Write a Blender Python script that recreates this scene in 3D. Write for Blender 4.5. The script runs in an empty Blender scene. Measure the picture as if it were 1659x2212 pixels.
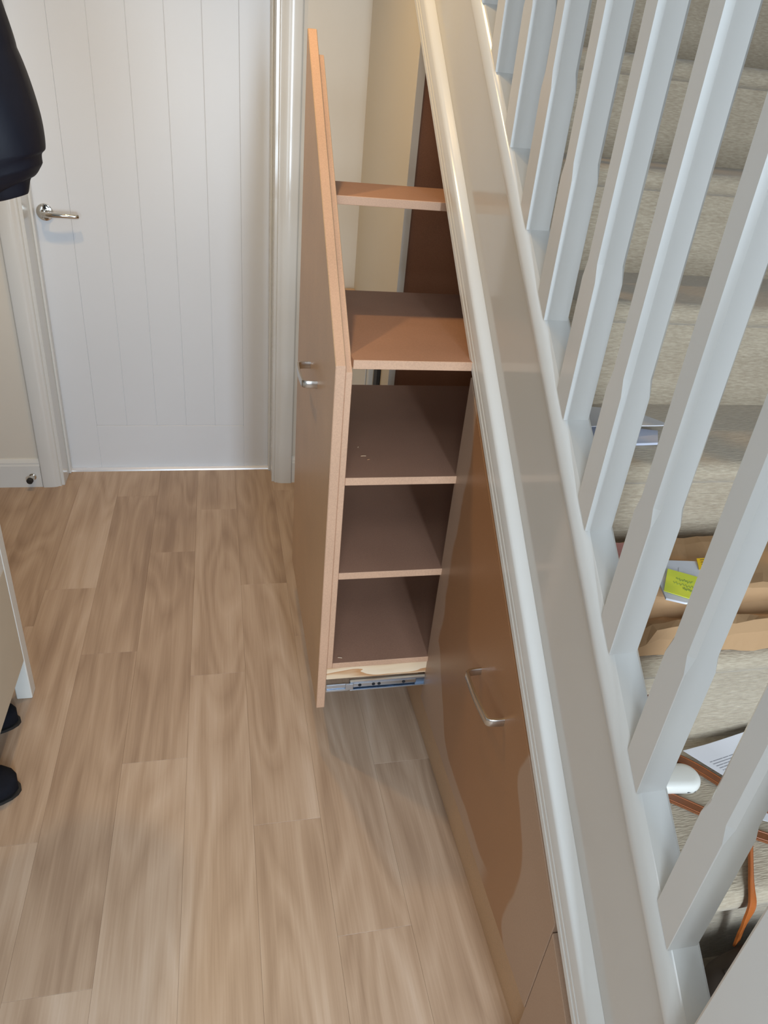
import bpy, bmesh, math, random
from mathutils import Matrix, Vector
random.seed(4)

# ------------------------------------------------------------------ camera
scene = bpy.context.scene
COL = scene.collection
CAM = (0.0, 0.0, 1.4)
RX = (0.975922619, -0.199302289, 0.088620764)      # camera right in world axes
RD = (-0.026532164, -0.511754858, -0.858721730)    # camera down
RF = (0.216497313, 0.835694659, -0.504721062)      # camera forward
cd = bpy.data.cameras.new('camera')
cam = bpy.data.objects.new('camera', cd)
COL.objects.link(cam)
m = Matrix.Identity(4)
for i in range(3):
    m[i][0] = RX[i]; m[i][1] = -RD[i]; m[i][2] = -RF[i]; m[i][3] = CAM[i]
cam.matrix_world = m
cd.sensor_fit = 'VERTICAL'
cd.sensor_height = 36.0
cd.sensor_width = 27.0
cd.lens = 1543.647 / 2212.0 * 36.0
cd.clip_start = 0.02
scene.camera = cam

# ------------------------------------------------------------------ world, lights, exposure
scene.view_settings.view_transform = 'Standard'
scene.view_settings.look = 'None'
scene.view_settings.gamma = 1.0
scene.view_settings.exposure = -0.48
scene.view_settings.use_curve_mapping = False
w = bpy.data.worlds.new('world'); scene.world = w
w.use_nodes = True
bg = w.node_tree.nodes['Background']
bg.inputs[0].default_value = (0.72, 0.84, 1.0, 1)
bg.inputs[1].default_value = 1.0

def area_light(name, loc, rot, sx, sy, power, col):
    l = bpy.data.lights.new(name, 'AREA'); l.shape = 'RECTANGLE'
    l.size = sx; l.size_y = sy; l.energy = power; l.color = col
    o = bpy.data.objects.new(name, l); COL.objects.link(o)
    o.location = loc; o.rotation_euler = rot
    return o
# daylight through the glazed front door at the foot of the stairs, behind the camera, and its narrow side light, plus an added left fill for the balusters
area_light('front_door_daylight', (0.90, -1.14, 1.30), (math.radians(90), 0, 0), 0.66, 1.40, 11, (0.80, 0.90, 1.0))
area_light('left_fill_daylight', (-0.42, -1.14, 1.30), (math.radians(90), 0, 0), 0.50, 1.40, 19, (0.80, 0.91, 1.0))
area_light('side_light_daylight', (0.40, -1.14, 1.30), (math.radians(90), 0, 0), 0.16, 1.40, 60, (0.72, 0.86, 1.0))
# added cool fill for upward faces, stands in for ceiling bounce
area_light('ceiling_fill_light', (-0.12, -0.35, 2.40), (0, 0, 0), 0.60, 0.60, 7, (0.86, 0.94, 1.0))

def ceiling_spot(loc, power):
    l = bpy.data.lights.new('ceiling_spot', 'SPOT')
    l.energy = power; l.color = (1.0, 0.64, 0.25); l.shadow_soft_size = 0.03
    l.spot_size = math.radians(150); l.spot_blend = 1.0
    o = bpy.data.objects.new('ceiling_spot', l); COL.objects.link(o); o.location = loc
ceiling_spot((-0.42, 1.80, 2.28), 36)
ceiling_spot((0.03, 1.74, 2.28), 30)

# ------------------------------------------------------------------ materials
def new_mat(name):
    mt = bpy.data.materials.new(name); mt.use_nodes = True
    nt = mt.node_tree
    return mt, nt, nt.nodes['Principled BSDF']

def N(nt, typ, **kw):
    n = nt.nodes.new(typ)
    for k, v in kw.items():
        setattr(n, k, v)
    return n

def plain(name, col, rough=0.5, metal=0.0, spec=0.5, vary=0.0, scale=40, bump=0.0, bscale=200, coat=0.0):
    mt, nt, b = new_mat(name)
    b.inputs['Roughness'].default_value = rough
    b.inputs['Metallic'].default_value = metal
    b.inputs['Specular IOR Level'].default_value = spec
    b.inputs['Coat Weight'].default_value = coat
    b.inputs['Coat Roughness'].default_value = 0.12
    geo = N(nt, 'ShaderNodeNewGeometry')
    nz = N(nt, 'ShaderNodeTexNoise'); nz.inputs['Scale'].default_value = scale; nz.inputs['Detail'].default_value = 3
    nt.links.new(geo.outputs['Position'], nz.inputs['Vector'])
    mr = N(nt, 'ShaderNodeMapRange'); mr.inputs[3].default_value = 1 - vary; mr.inputs[4].default_value = 1 + vary
    nt.links.new(nz.outputs['Fac'], mr.inputs[0])
    mx = N(nt, 'ShaderNodeMix', data_type='RGBA', blend_type='MULTIPLY'); mx.inputs[0].default_value = 1
    mx.inputs[6].default_value = (*col, 1)
    nt.links.new(mr.outputs[0], mx.inputs[7])
    nt.links.new(mx.outputs[2], b.inputs['Base Color'])
    if bump > 0:
        n2 = N(nt, 'ShaderNodeTexNoise'); n2.inputs['Scale'].default_value = bscale; n2.inputs['Detail'].default_value = 2
        nt.links.new(geo.outputs['Position'], n2.inputs['Vector'])
        bp = N(nt, 'ShaderNodeBump'); bp.inputs['Strength'].default_value = bump; bp.inputs['Distance'].default_value = 0.002
        nt.links.new(n2.outputs['Fac'], bp.inputs['Height'])
        nt.links.new(bp.outputs[0], b.inputs['Normal'])
    return mt

def math_node(nt, op, a, b=None, clamp=False):
    n = N(nt, 'ShaderNodeMath', operation=op); n.use_clamp = clamp
    for i, v in enumerate((a, b)):
        if v is None: continue
        if isinstance(v, (int, float)): n.inputs[i].default_value = v
        else: nt.links.new(v, n.inputs[i])
    return n.outputs[0]

def ramp(nt, fac, stops, interp='LINEAR'):
    r = N(nt, 'ShaderNodeValToRGB'); r.color_ramp.interpolation = interp
    els = r.color_ramp.elements
    while len(els) < len(stops): els.new(0.5)
    for e, (p, c) in zip(els, stops):
        e.position = p; e.color = (*c, 1) if len(c) == 3 else c
    nt.links.new(fac, r.inputs[0])
    return r.outputs[0]

def floor_wood():
    mt, nt, b = new_mat('oak_plank_vinyl')
    geo = N(nt, 'ShaderNodeNewGeometry'); oi = N(nt, 'ShaderNodeObjectInfo')
    sep = N(nt, 'ShaderNodeSeparateXYZ'); nt.links.new(geo.outputs['Position'], sep.inputs[0])
    off = math_node(nt, 'MULTIPLY', oi.outputs['Random'], 37.0)
    def vec(sx, sy):
        c = N(nt, 'ShaderNodeCombineXYZ')
        nt.links.new(math_node(nt, 'MULTIPLY', sep.outputs[0], sx), c.inputs[0])
        nt.links.new(math_node(nt, 'MULTIPLY', sep.outputs[1], sy), c.inputs[1])
        nt.links.new(off, c.inputs[2])
        return c.outputs[0]
    # cathedral figure: bands of a smooth stretched field
    n1 = N(nt, 'ShaderNodeTexNoise'); n1.inputs['Scale'].default_value = 1; n1.inputs['Detail'].default_value = 1.2
    n1.inputs['Roughness'].default_value = 0.42
    nt.links.new(vec(8.5, 1.5), n1.inputs['Vector'])
    band = math_node(nt, 'FRACT', math_node(nt, 'MULTIPLY', n1.outputs['Fac'], 8.0))
    band = math_node(nt, 'ABSOLUTE', math_node(nt, 'SUBTRACT', band, 0.5))
    band = math_node(nt, 'MULTIPLY', band, 2.0)
    # long soft streaks and fine pores
    n2 = N(nt, 'ShaderNodeTexNoise'); n2.inputs['Scale'].default_value = 1; n2.inputs['Detail'].default_value = 4
    nt.links.new(vec(26, 1.1), n2.inputs['Vector'])
    n3 = N(nt, 'ShaderNodeTexNoise'); n3.inputs['Scale'].default_value = 1; n3.inputs['Detail'].default_value = 3
    nt.links.new(vec(260, 7), n3.inputs['Vector'])
    n4 = N(nt, 'ShaderNodeTexNoise'); n4.inputs['Scale'].default_value = 1; n4.inputs['Detail'].default_value = 2
    nt.links.new(vec(5, 2), n4.inputs['Vector'])
    f = math_node(nt, 'ADD', math_node(nt, 'MULTIPLY', band, 0.13), math_node(nt, 'MULTIPLY', n2.outputs['Fac'], 0.62))
    f = math_node(nt, 'ADD', f, math_node(nt, 'MULTIPLY', n3.outputs['Fac'], 0.22))
    f = math_node(nt, 'ADD', f, math_node(nt, 'MULTIPLY', n4.outputs['Fac'], 0.30))
    f = math_node(nt, 'ADD', f, math_node(nt, 'MULTIPLY', math_node(nt, 'SUBTRACT', oi.outputs['Random'], 0.5), 0.12))
    col = ramp(nt, f, [(0.40, (0.31, 0.207, 0.138)), (0.60, (0.43, 0.305, 0.212)), (0.75, (0.51, 0.378, 0.276)), (0.94, (0.60, 0.472, 0.368))])
    nt.links.new(col, b.inputs['Base Color'])
    b.inputs['Roughness'].default_value = 0.42
    bp = N(nt, 'ShaderNodeBump'); bp.inputs['Strength'].default_value = 0.12; bp.inputs['Distance'].default_value = 0.001
    nt.links.new(n3.outputs['Fac'], bp.inputs['Height']); nt.links.new(bp.outputs[0], b.inputs['Normal'])
    return mt

def carpet_mat():
    mt, nt, b = new_mat('beige_loop_carpet')
    geo = N(nt, 'ShaderNodeNewGeometry')
    mp = N(nt, 'ShaderNodeMapping'); mp.inputs['Scale'].default_value = (80, 420, 420)
    nt.links.new(geo.outputs['Position'], mp.inputs[0])
    n1 = N(nt, 'ShaderNodeTexNoise'); n1.inputs['Scale'].default_value = 1; n1.inputs['Detail'].default_value = 3
    nt.links.new(mp.outputs[0], n1.inputs['Vector'])
    mp2 = N(nt, 'ShaderNodeMapping'); mp2.inputs['Scale'].default_value = (4, 14, 14)
    nt.links.new(geo.outputs['Position'], mp2.inputs[0])
    n2 = N(nt, 'ShaderNodeTexNoise'); n2.inputs['Scale'].default_value = 1; n2.inputs['Detail'].default_value = 3
    nt.links.new(mp2.outputs[0], n2.inputs['Vector'])
    f = math_node(nt, 'ADD', math_node(nt, 'MULTIPLY', n1.outputs['Fac'], 0.75), math_node(nt, 'MULTIPLY', n2.outputs['Fac'], 0.25))
    col = ramp(nt, f, [(0.30, (0.34, 0.27, 0.19)), (0.52, (0.42, 0.345, 0.25)), (0.72, (0.51, 0.43, 0.32))])
    nt.links.new(col, b.inputs['Base Color'])
    b.inputs['Roughness'].default_value = 0.95
    b.inputs['Specular IOR Level'].default_value = 0.1
    b.inputs['Sheen Weight'].default_value = 0.3
    bp = N(nt, 'ShaderNodeBump'); bp.inputs['Strength'].default_value = 0.6; bp.inputs['Distance'].default_value = 0.003
    nt.links.new(n1.outputs['Fac'], bp.inputs['Height']); nt.links.new(bp.outputs[0], b.inputs['Normal'])
    return mt

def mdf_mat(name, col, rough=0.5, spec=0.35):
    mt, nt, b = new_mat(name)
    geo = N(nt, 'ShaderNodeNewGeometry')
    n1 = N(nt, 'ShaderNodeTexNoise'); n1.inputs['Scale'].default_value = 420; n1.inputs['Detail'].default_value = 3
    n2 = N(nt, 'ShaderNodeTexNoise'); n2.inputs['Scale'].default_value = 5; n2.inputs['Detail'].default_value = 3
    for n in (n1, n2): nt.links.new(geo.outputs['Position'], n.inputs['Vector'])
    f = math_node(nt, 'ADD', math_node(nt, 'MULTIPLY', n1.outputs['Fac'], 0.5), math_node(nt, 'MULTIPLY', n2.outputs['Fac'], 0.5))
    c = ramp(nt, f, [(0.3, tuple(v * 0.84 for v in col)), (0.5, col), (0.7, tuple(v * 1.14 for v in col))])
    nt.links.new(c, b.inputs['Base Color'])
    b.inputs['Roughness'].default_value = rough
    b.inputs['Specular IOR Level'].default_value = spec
    return mt

def closed_front_mat():
    # varnished board whose border is still unvarnished: a stain with a shape of its own
    mt, nt, b = new_mat('half_varnished_mdf')
    geo = N(nt, 'ShaderNodeNewGeometry'); sep = N(nt, 'ShaderNodeSeparateXYZ')
    nt.links.new(geo.outputs['Position'], sep.inputs[0])
    n0 = N(nt, 'ShaderNodeTexNoise'); n0.inputs['Scale'].default_value = 6; n0.inputs['Detail'].default_value = 2
    nt.links.new(geo.outputs['Position'], n0.inputs['Vector'])
    wob = math_node(nt, 'MULTIPLY', math_node(nt, 'SUBTRACT', n0.outputs['Fac'], 0.5), 0.06)
    y, z = sep.outputs[1], sep.outputs[2]
    def step(v, lo, hi):
        mr = N(nt, 'ShaderNodeMapRange', interpolation_type='SMOOTHSTEP'); mr.inputs[1].default_value = lo; mr.inputs[2].default_value = hi
        nt.links.new(v, mr.inputs[0]); return mr.outputs[0]
    far = step(math_node(nt, 'ADD', y, wob), 1.157, 1.1686)
    # lower border, rising towards the far bottom corner
    zc = math_node(nt, 'SUBTRACT', math_node(nt, 'ADD', z, wob), math_node(nt, 'MULTIPLY', step(y, 0.988, 1.192), 0.19))
    low0 = math_node(nt, 'SUBTRACT', 1.0, step(zc, 0.1636, 0.1732))
    low = math_node(nt, 'MULTIPLY', low0, step(y, 0.717, 0.766))
    # near end: curved boundary y < 0.655 + bulge
    cur = N(nt, 'ShaderNodeFloatCurve')
    cv = cur.mapping.curves[0]
    pts = [(0.0, 0.56), (0.1248, 0.6202), (0.15, 0.6424), (0.1984, 0.6434), (0.2605, 0.6337), (0.3399, 0.6395), (0.4029, 0.6802), (0.4504, 0.7151), (0.4988, 0.7074), (0.586, 0.6783), (1.0, 0.64)]
    cv.points[0].location = pts[0]; cv.points[1].location = pts[-1]
    for p in pts[1:-1]: cv.points.new(*p)
    cur.mapping.update()
    nt.links.new(z, cur.inputs['Value'])
    near = math_node(nt, 'SUBTRACT', 1.0, step(math_node(nt, 'SUBTRACT', y, cur.outputs[0]), -0.003, 0.005))
    mask = math_node(nt, 'MAXIMUM', math_node(nt, 'MAXIMUM', far, low), near, clamp=True)
    n1 = N(nt, 'ShaderNodeTexNoise'); n1.inputs['Scale'].default_value = 380; n1.inputs['Detail'].default_value = 2
    nt.links.new(geo.outputs['Position'], n1.inputs['Vector'])
    k = N(nt, 'ShaderNodeMapRange'); k.inputs[3].default_value = 0.9; k.inputs[4].default_value = 1.1
    nt.links.new(n1.outputs['Fac'], k.inputs[0])
    mx = N(nt, 'ShaderNodeMix', data_type='RGBA'); mx.inputs[6].default_value = (0.33, 0.168, 0.080, 1); mx.inputs[7].default_value = (0.40, 0.27, 0.19, 1)
    nt.links.new(mask, mx.inputs[0])
    m2 = N(nt, 'ShaderNodeMix', data_type='RGBA', blend_type='MULTIPLY'); m2.inputs[0].default_value = 1
    nt.links.new(mx.outputs[2], m2.inputs[6]); nt.links.new(k.outputs[0], m2.inputs[7])
    nt.links.new(m2.outputs[2], b.inputs['Base Color'])
    b.inputs['Roughness'].default_value = 0.38
    return mt

def pine_mat():
    mt, nt, b = new_mat('raw_pine')
    geo = N(nt, 'ShaderNodeNewGeometry')
    mp = N(nt, 'ShaderNodeMapping'); mp.inputs['Scale'].default_value = (5, 22, 22)
    nt.links.new(geo.outputs['Position'], mp.inputs[0])
    n1 = N(nt, 'ShaderNodeTexNoise'); n1.inputs['Scale'].default_value = 1; n1.inputs['Detail'].default_value = 2
    nt.links.new(mp.outputs[0], n1.inputs['Vector'])
    bnd = math_node(nt, 'FRACT', math_node(nt, 'MULTIPLY', n1.outputs['Fac'], 4.0))
    c = ramp(nt, bnd, [(0.0, (0.80, 0.64, 0.46)), (0.6, (0.74, 0.55, 0.36)), (0.9, (0.52, 0.27, 0.12))])
    nt.links.new(c, b.inputs['Base Color']); b.inputs['Roughness'].default_value = 0.6
    return mt

def printed_paper():
    mt, nt, b = new_mat('printed_paper')
    tc = N(nt, 'ShaderNodeTexCoord'); sep = N(nt, 'ShaderNodeSeparateXYZ')
    nt.links.new(tc.outputs['UV'], sep.inputs[0])
    u, v = sep.outputs[0], sep.outputs[1]
    line = math_node(nt, 'LESS_THAN', math_node(nt, 'FRACT', math_node(nt, 'MULTIPLY', v, 30.0)), 0.36)
    n1 = N(nt, 'ShaderNodeTexNoise'); n1.inputs['Scale'].default_value = 1; n1.inputs['Detail'].default_value = 2
    cb = N(nt, 'ShaderNodeCombineXYZ')
    nt.links.new(math_node(nt, 'MULTIPLY', u, 70.0), cb.inputs[0])
    nt.links.new(math_node(nt, 'FLOOR', math_node(nt, 'MULTIPLY', v, 30.0)), cb.inputs[1])
    nt.links.new(cb.outputs[0], n1.inputs['Vector'])
    word = math_node(nt, 'GREATER_THAN', n1.outputs['Fac'], 0.38)
    inx = math_node(nt, 'MULTIPLY', math_node(nt, 'GREATER_THAN', u, 0.05), math_node(nt, 'LESS_THAN', u, 0.92))
    iny = math_node(nt, 'MULTIPLY', math_node(nt, 'GREATER_THAN', v, 0.06), math_node(nt, 'LESS_THAN', v, 0.80))
    k = math_node(nt, 'MULTIPLY', math_node(nt, 'MULTIPLY', line, word), math_node(nt, 'MULTIPLY', inx, iny))
    mx = N(nt, 'ShaderNodeMix', data_type='RGBA'); mx.inputs[6].default_value = (0.72, 0.71, 0.74, 1); mx.inputs[7].default_value = (0.30, 0.30, 0.33, 1)
    nt.links.new(k, mx.inputs[0]); nt.links.new(mx.outputs[2], b.inputs['Base Color'])
    b.inputs['Roughness'].default_value = 0.7
    return mt

M = {}
M['gloss_white'] = plain('white_gloss_paint', (0.68, 0.69, 0.68), rough=0.16, vary=0.015, scale=6)
M['string_shaded_white'] = plain('white_gloss_string_shaded', (0.62, 0.62, 0.60), rough=0.10, vary=0.015, scale=6)  # same white paint, darkened for the shade on the string
M['door_white'] = plain('white_satin_door_paint', (0.70, 0.73, 0.77), rough=0.36, vary=0.015, scale=5)
M['wall'] = plain('off_white_emulsion', (0.67, 0.63, 0.56), rough=0.85, spec=0.2, vary=0.02, scale=3, bump=0.05, bscale=300)
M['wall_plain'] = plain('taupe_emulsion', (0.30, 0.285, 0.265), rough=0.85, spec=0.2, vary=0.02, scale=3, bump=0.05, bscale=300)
M['ceiling'] = plain('ceiling_white', (0.78, 0.78, 0.76), rough=0.9, vary=0.01, scale=3)
M['floor'] = floor_wood()
M['subfloor'] = plain('dark_joint', (0.22, 0.15, 0.10), rough=0.9, vary=0.1)
M['carpet'] = carpet_mat()
M['mdf'] = mdf_mat('lacquered_mdf', (0.52, 0.345, 0.21), 0.40)
M['mdf_edge_lit'] = mdf_mat('mdf_edge_lit', (0.56, 0.345, 0.225), 0.6)  # paler sawn edge, also brightened for light on the near faces
M['mdf_shelf_shaded'] = mdf_mat('mdf_shelf_shaded_board', (0.36, 0.200, 0.135), 0.6)  # board colour darkened to hold the shade on the shelves
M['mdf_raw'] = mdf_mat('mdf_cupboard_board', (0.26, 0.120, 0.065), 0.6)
M['closed'] = closed_front_mat()
M['pine'] = pine_mat()
M['chrome'] = plain('polished_chrome', (0.72, 0.70, 0.66), rough=0.09, metal=1.0, vary=0.01)
M['steel'] = plain('brushed_steel', (0.60, 0.58, 0.55), rough=0.27, metal=1.0, vary=0.03, scale=90)
M['zinc'] = plain('zinc_slide', (0.62, 0.70, 0.80), rough=0.22, metal=1.0, vary=0.05, scale=60)
M['zinc_shaded'] = plain('slide_web_shaded', (0.20, 0.24, 0.30), rough=0.4, metal=1.0, vary=0.05, scale=60)  # the same zinc, darkened for the shade inside the channel
M['slot_shade'] = plain('slot_dark', (0.01, 0.01, 0.012), rough=0.8)
M['sill'] = plain('aluminium_threshold', (0.85, 0.87, 0.92), rough=0.25, metal=0.6, vary=0.02)
M['rubber'] = plain('black_rubber', (0.015, 0.015, 0.015), rough=0.6)
M['jacket'] = plain('black_nylon', (0.006, 0.007, 0.014), rough=0.6, spec=0.3, vary=0.2, scale=20, bump=0.25, bscale=60)
M['felt'] = plain('black_felt', (0.010, 0.011, 0.016), rough=0.95, spec=0.15, vary=0.2, scale=50)
M['bench_white'] = plain('bench_white_lacquer', (0.74, 0.74, 0.70), rough=0.4, vary=0.02)
M['bench_beige'] = plain('bench_beige_board', (0.60, 0.54, 0.43), rough=0.55, vary=0.04, scale=12)
M['paper'] = plain('white_paper', (0.68, 0.68, 0.71), rough=0.75, vary=0.02, scale=20)
M['paper_shaded'] = plain('paper_shaded_underside', (0.58, 0.60, 0.70), rough=0.75, vary=0.02, scale=20)  # white paper with the bluish shade of its underside in the colour
M['print'] = printed_paper()
M['kraft'] = plain('kraft_paper', (0.43, 0.255, 0.125), rough=0.75, vary=0.10, scale=14, bump=0.2, bscale=40)
M['postit'] = plain('yellow_note', (0.72, 0.76, 0.07), rough=0.7, vary=0.03)
M['tag'] = plain('orange_yellow_tag', (0.80, 0.50, 0.01), rough=0.5, vary=0.05)
M['pink'] = plain('pink_paper', (0.62, 0.28, 0.24), rough=0.8, vary=0.05)
M['ink'] = plain('green_grey_ink', (0.30, 0.42, 0.10), rough=0.8)
M['leather'] = plain('tan_leather', (0.20, 0.065, 0.022), rough=0.5, vary=0.2, scale=60, bump=0.2, bscale=300)
M['leather_orange'] = plain('orange_leather', (0.40, 0.105, 0.018), rough=0.45, vary=0.15, scale=60)
M['leather_dark'] = plain('dark_lining', (0.05, 0.033, 0.022), rough=0.8, vary=0.2)
M['case'] = plain('white_plastic_case', (0.74, 0.72, 0.66), rough=0.12, vary=0.01)
M['black_seam'] = plain('case_seam', (0.03, 0.03, 0.035), rough=0.6)

# ------------------------------------------------------------------ geometry helpers
def bm_box(bm, x0, x1, y0, y1, z0, z1):
    vs = [bm.verts.new(p) for p in ((x0, y0, z0), (x1, y0, z0), (x1, y1, z0), (x0, y1, z0), (x0, y0, z1), (x1, y0, z1), (x1, y1, z1), (x0, y1, z1))]
    for f in ((0, 3, 2, 1), (4, 5, 6, 7), (0, 1, 5, 4), (1, 2, 6, 5), (2, 3, 7, 6), (3, 0, 4, 7)):
        bm.faces.new([vs[i] for i in f])

def box(x0, x1, y0, y1, z0, z1, bev=0.0, seg=1):
    bm = bmesh.new(); bm_box(bm, x0, x1, y0, y1, z0, z1)
    if bev > 0:
        bmesh.ops.bevel(bm, geom=bm.edges[:], offset=bev, segments=seg, profile=0.5, affect='EDGES')
    return bm

def prism_x(poly, x0, x1, bev=0.0, seg=1):
    """polygon in (y, z) extruded along x"""
    bm = bmesh.new()
    a = [bm.verts.new((x0, y, z)) for y, z in poly]; b = [bm.verts.new((x1, y, z)) for y, z in poly]
    n = len(poly)
    bm.faces.new(a); bm.faces.new(b[::-1])
    for i in range(n): bm.faces.new((a[i], b[i], b[(i + 1) % n], a[(i + 1) % n]))
    bmesh.ops.recalc_face_normals(bm, faces=bm.faces[:])
    if bev > 0:
        bmesh.ops.bevel(bm, geom=bm.edges[:], offset=bev, segments=seg, profile=0.5, affect='EDGES')
    return bm

def prism_z(poly, z0, z1):
    """polygon in (x, y) extruded along z"""
    bm = bmesh.new()
    a = [bm.verts.new((x, y, z0)) for x, y in poly]; b = [bm.verts.new((x, y, z1)) for x, y in poly]
    n = len(poly)
    bm.faces.new(a[::-1]); bm.faces.new(b)
    for i in range(n): bm.faces.new((a[i], a[(i + 1) % n], b[(i + 1) % n], b[i]))
    bmesh.ops.recalc_face_normals(bm, faces=bm.faces[:])
    return bm

SL = 0.834
TH = math.atan(SL); CS, SN = math.cos(TH), math.sin(TH)
def zn(n, y): return (n + y * SN) / CS          # height at y of a line parallel to the stair slope

def slope_extrude(profile, y0, y1):
    """closed profile of (x, n) points run along the stair slope between two plumb cuts"""
    bm = bmesh.new()
    a = [bm.verts.new((x, y0, zn(n, y0))) for x, n in profile]; b = [bm.verts.new((x, y1, zn(n, y1))) for x, n in profile]
    k = len(profile)
    bm.faces.new(a); bm.faces.new(b[::-1])
    for i in range(k): bm.faces.new((a[i], b[i], b[(i + 1) % k], a[(i + 1) % k]))
    bmesh.ops.recalc_face_normals(bm, faces=bm.faces[:])
    return bm

def lathe(profile, center, axis, seg=28):
    """profile [(radius, t)] revolved about an axis vector through center"""
    bm = bmesh.new(); ax = Vector(axis).normalized()
    u = ax.orthogonal().normalized(); v = ax.cross(u); c = Vector(center)
    rings = []
    for r, t in profile:
        rings.append([bm.verts.new(c + ax * t + (u * math.cos(2 * math.pi * i / seg) + v * math.sin(2 * math.pi * i / seg)) * max(r, 1e-5)) for i in range(seg)])
    for p, q in zip(rings[:-1], rings[1:]):
        for i in range(seg): bm.faces.new((p[i], p[(i + 1) % seg], q[(i + 1) % seg], q[i]))
    bm.faces.new(rings[0][::-1]); bm.faces.new(rings[-1])
    bmesh.ops.recalc_face_normals(bm, faces=bm.faces[:])
    return bm

def sweep(path, section, up=(0, 0, 1)):
    """closed 2-D section [(a, b)] swept along path; a along the side vector, b along up"""
    bm = bmesh.new(); up = Vector(up); rings = []
    P = [Vector(p) for p in path]
    for i, p in enumerate(P):
        t = (P[min(i + 1, len(P) - 1)] - P[max(i - 1, 0)]).normalized()
        s = t.cross(up).normalized(); uu = s.cross(t).normalized()
        sec = section(i / (len(P) - 1)) if callable(section) else section
        rings.append([bm.verts.new(p + s * a + uu * b) for a, b in sec])
    k = len(rings[0])
    for p, q in zip(rings[:-1], rings[1:]):
        for i in range(k): bm.faces.new((p[i], p[(i + 1) % k], q[(i + 1) % k], q[i]))
    bm.faces.new(rings[0][::-1]); bm.faces.new(rings[-1])
    bmesh.ops.recalc_face_normals(bm, faces=bm.faces[:])
    return bm

def circ(r, n=12, ry=None):
    ry = r if ry is None else ry
    return [(r * math.cos(2 * math.pi * i / n), ry * math.sin(2 * math.pi * i / n)) for i in range(n)]

def rect(a, b): return [(-a / 2, -b / 2), (a / 2, -b / 2), (a / 2, b / 2), (-a / 2, b / 2)]

def smooth_path(pts, n=8):
    P = [Vector(p) for p in pts]; out = []
    for i in range(len(P) - 1):
        p0 = P[max(i - 1, 0)]; p1 = P[i]; p2 = P[i + 1]; p3 = P[min(i + 2, len(P) - 1)]
        for j in range(n):
            t = j / n
            out.append(0.5 * ((2 * p1) + (p2 - p0) * t + (2 * p0 - 5 * p1 + 4 * p2 - p3) * t * t + (3 * p1 - p0 - 3 * p2 + p3) * t ** 3))
    out.append(P[-1])
    return out

def world_loc(o):
    v = Vector((0, 0, 0))
    while o is not None:
        v += o.location; o = o.parent
    return v

def obj(name, bm, mat, parent=None, smooth=False, origin=None):
    """links one mesh built in world coordinates; its origin is its parent's or the middle of its base"""
    me = bpy.data.meshes.new(name)
    if parent is not None:
        o0 = world_loc(parent)
    elif origin is not None:
        o0 = Vector(origin)
    else:
        xs = [v.co for v in bm.verts]
        o0 = Vector(((min(c.x for c in xs) + max(c.x for c in xs)) / 2, (min(c.y for c in xs) + max(c.y for c in xs)) / 2, min(c.z for c in xs)))
    bmesh.ops.translate(bm, verts=bm.verts[:], vec=-o0)
    bm.normal_update()
    bm.to_mesh(me); bm.free()
    me.materials.append(M[mat] if isinstance(mat, str) else mat)
    if smooth:
        for p in me.polygons: p.use_smooth = True
    o = bpy.data.objects.new(name, me); COL.objects.link(o)
    if parent is not None: o.parent = parent
    else: o.location = o0
    return o

def edge_faces(o, mat, axis=1):
    """sawn edges of a board (faces along one axis) get the paler edge material, brightened as if lit"""
    o.data.materials.append(M[mat])
    for p in o.data.polygons:
        if abs(p.normal[axis]) > 0.5: p.material_index = 1
    return o

def auto_smooth(o, ang=40):
    for p in o.data.polygons: p.use_smooth = True
    o.data.set_sharp_from_angle(angle=math.radians(ang))
    return o

def thing(name, loc, label=None, cat=None, group=None, kind=None):
    o = bpy.data.objects.new(name, None); COL.objects.link(o); o.location = loc
    o.empty_display_size = 0.1
    return tag(o, label, cat, group, kind)

def tag(o, label=None, cat=None, group=None, kind=None):
    if label: o['label'] = label
    if cat: o['category'] = cat
    if group: o['group'] = group
    if kind: o['kind'] = kind
    return o

def struct(name, bm, mat, label, cat, smooth=False):
    o = obj(name, bm, mat, smooth=smooth)
    return tag(o, label, cat, kind='structure')

# ------------------------------------------------------------------ setting
XS = 0.473        # plane of the stair side
YW = 2.586        # far wall
YD = 2.712        # face of the far door
XL = -0.90        # left wall
YF = -1.10        # front wall behind the camera
XR = 1.37         # wall on the far side of the stairs
ZC = 2.42

floor = struct('floor', box(XL, XR, YF, 2.80, -0.05, -0.004), 'subfloor', 'oak-look plank floor of the hallway', 'floor')
PW, PL = 0.1465, 0.880
joints = {-7: 0.55, -6: 0.20, -5: 0.86, -4: 1.031, -3: 0.724, -2: 1.214, -1: 1.490, 0: 1.010, 1: 0.747, 2: 1.139}
for c, j0 in joints.items():
    x0 = 0.042 + c * PW; x1 = x0 + PW
    x0 = max(x0, XL)
    y = j0 - PL * 6
    while y < 2.70:
        a, b = max(y, YF), min(y + PL, 2.705)
        if b - a > 0.01:
            obj('plank', box(x0 + 0.0001, x1 - 0.0001, a + 0.0001, b - 0.0001, -0.006, 0.0, 0.0003), 'floor', floor)
        y += PL

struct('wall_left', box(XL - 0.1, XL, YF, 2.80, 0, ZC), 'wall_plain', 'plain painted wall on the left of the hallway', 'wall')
struct('wall_right', box(XR, XR + 0.1, YF, 4.4, 0, 5.0), 'wall_plain', 'painted wall on the far side of the stairs', 'wall')
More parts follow.
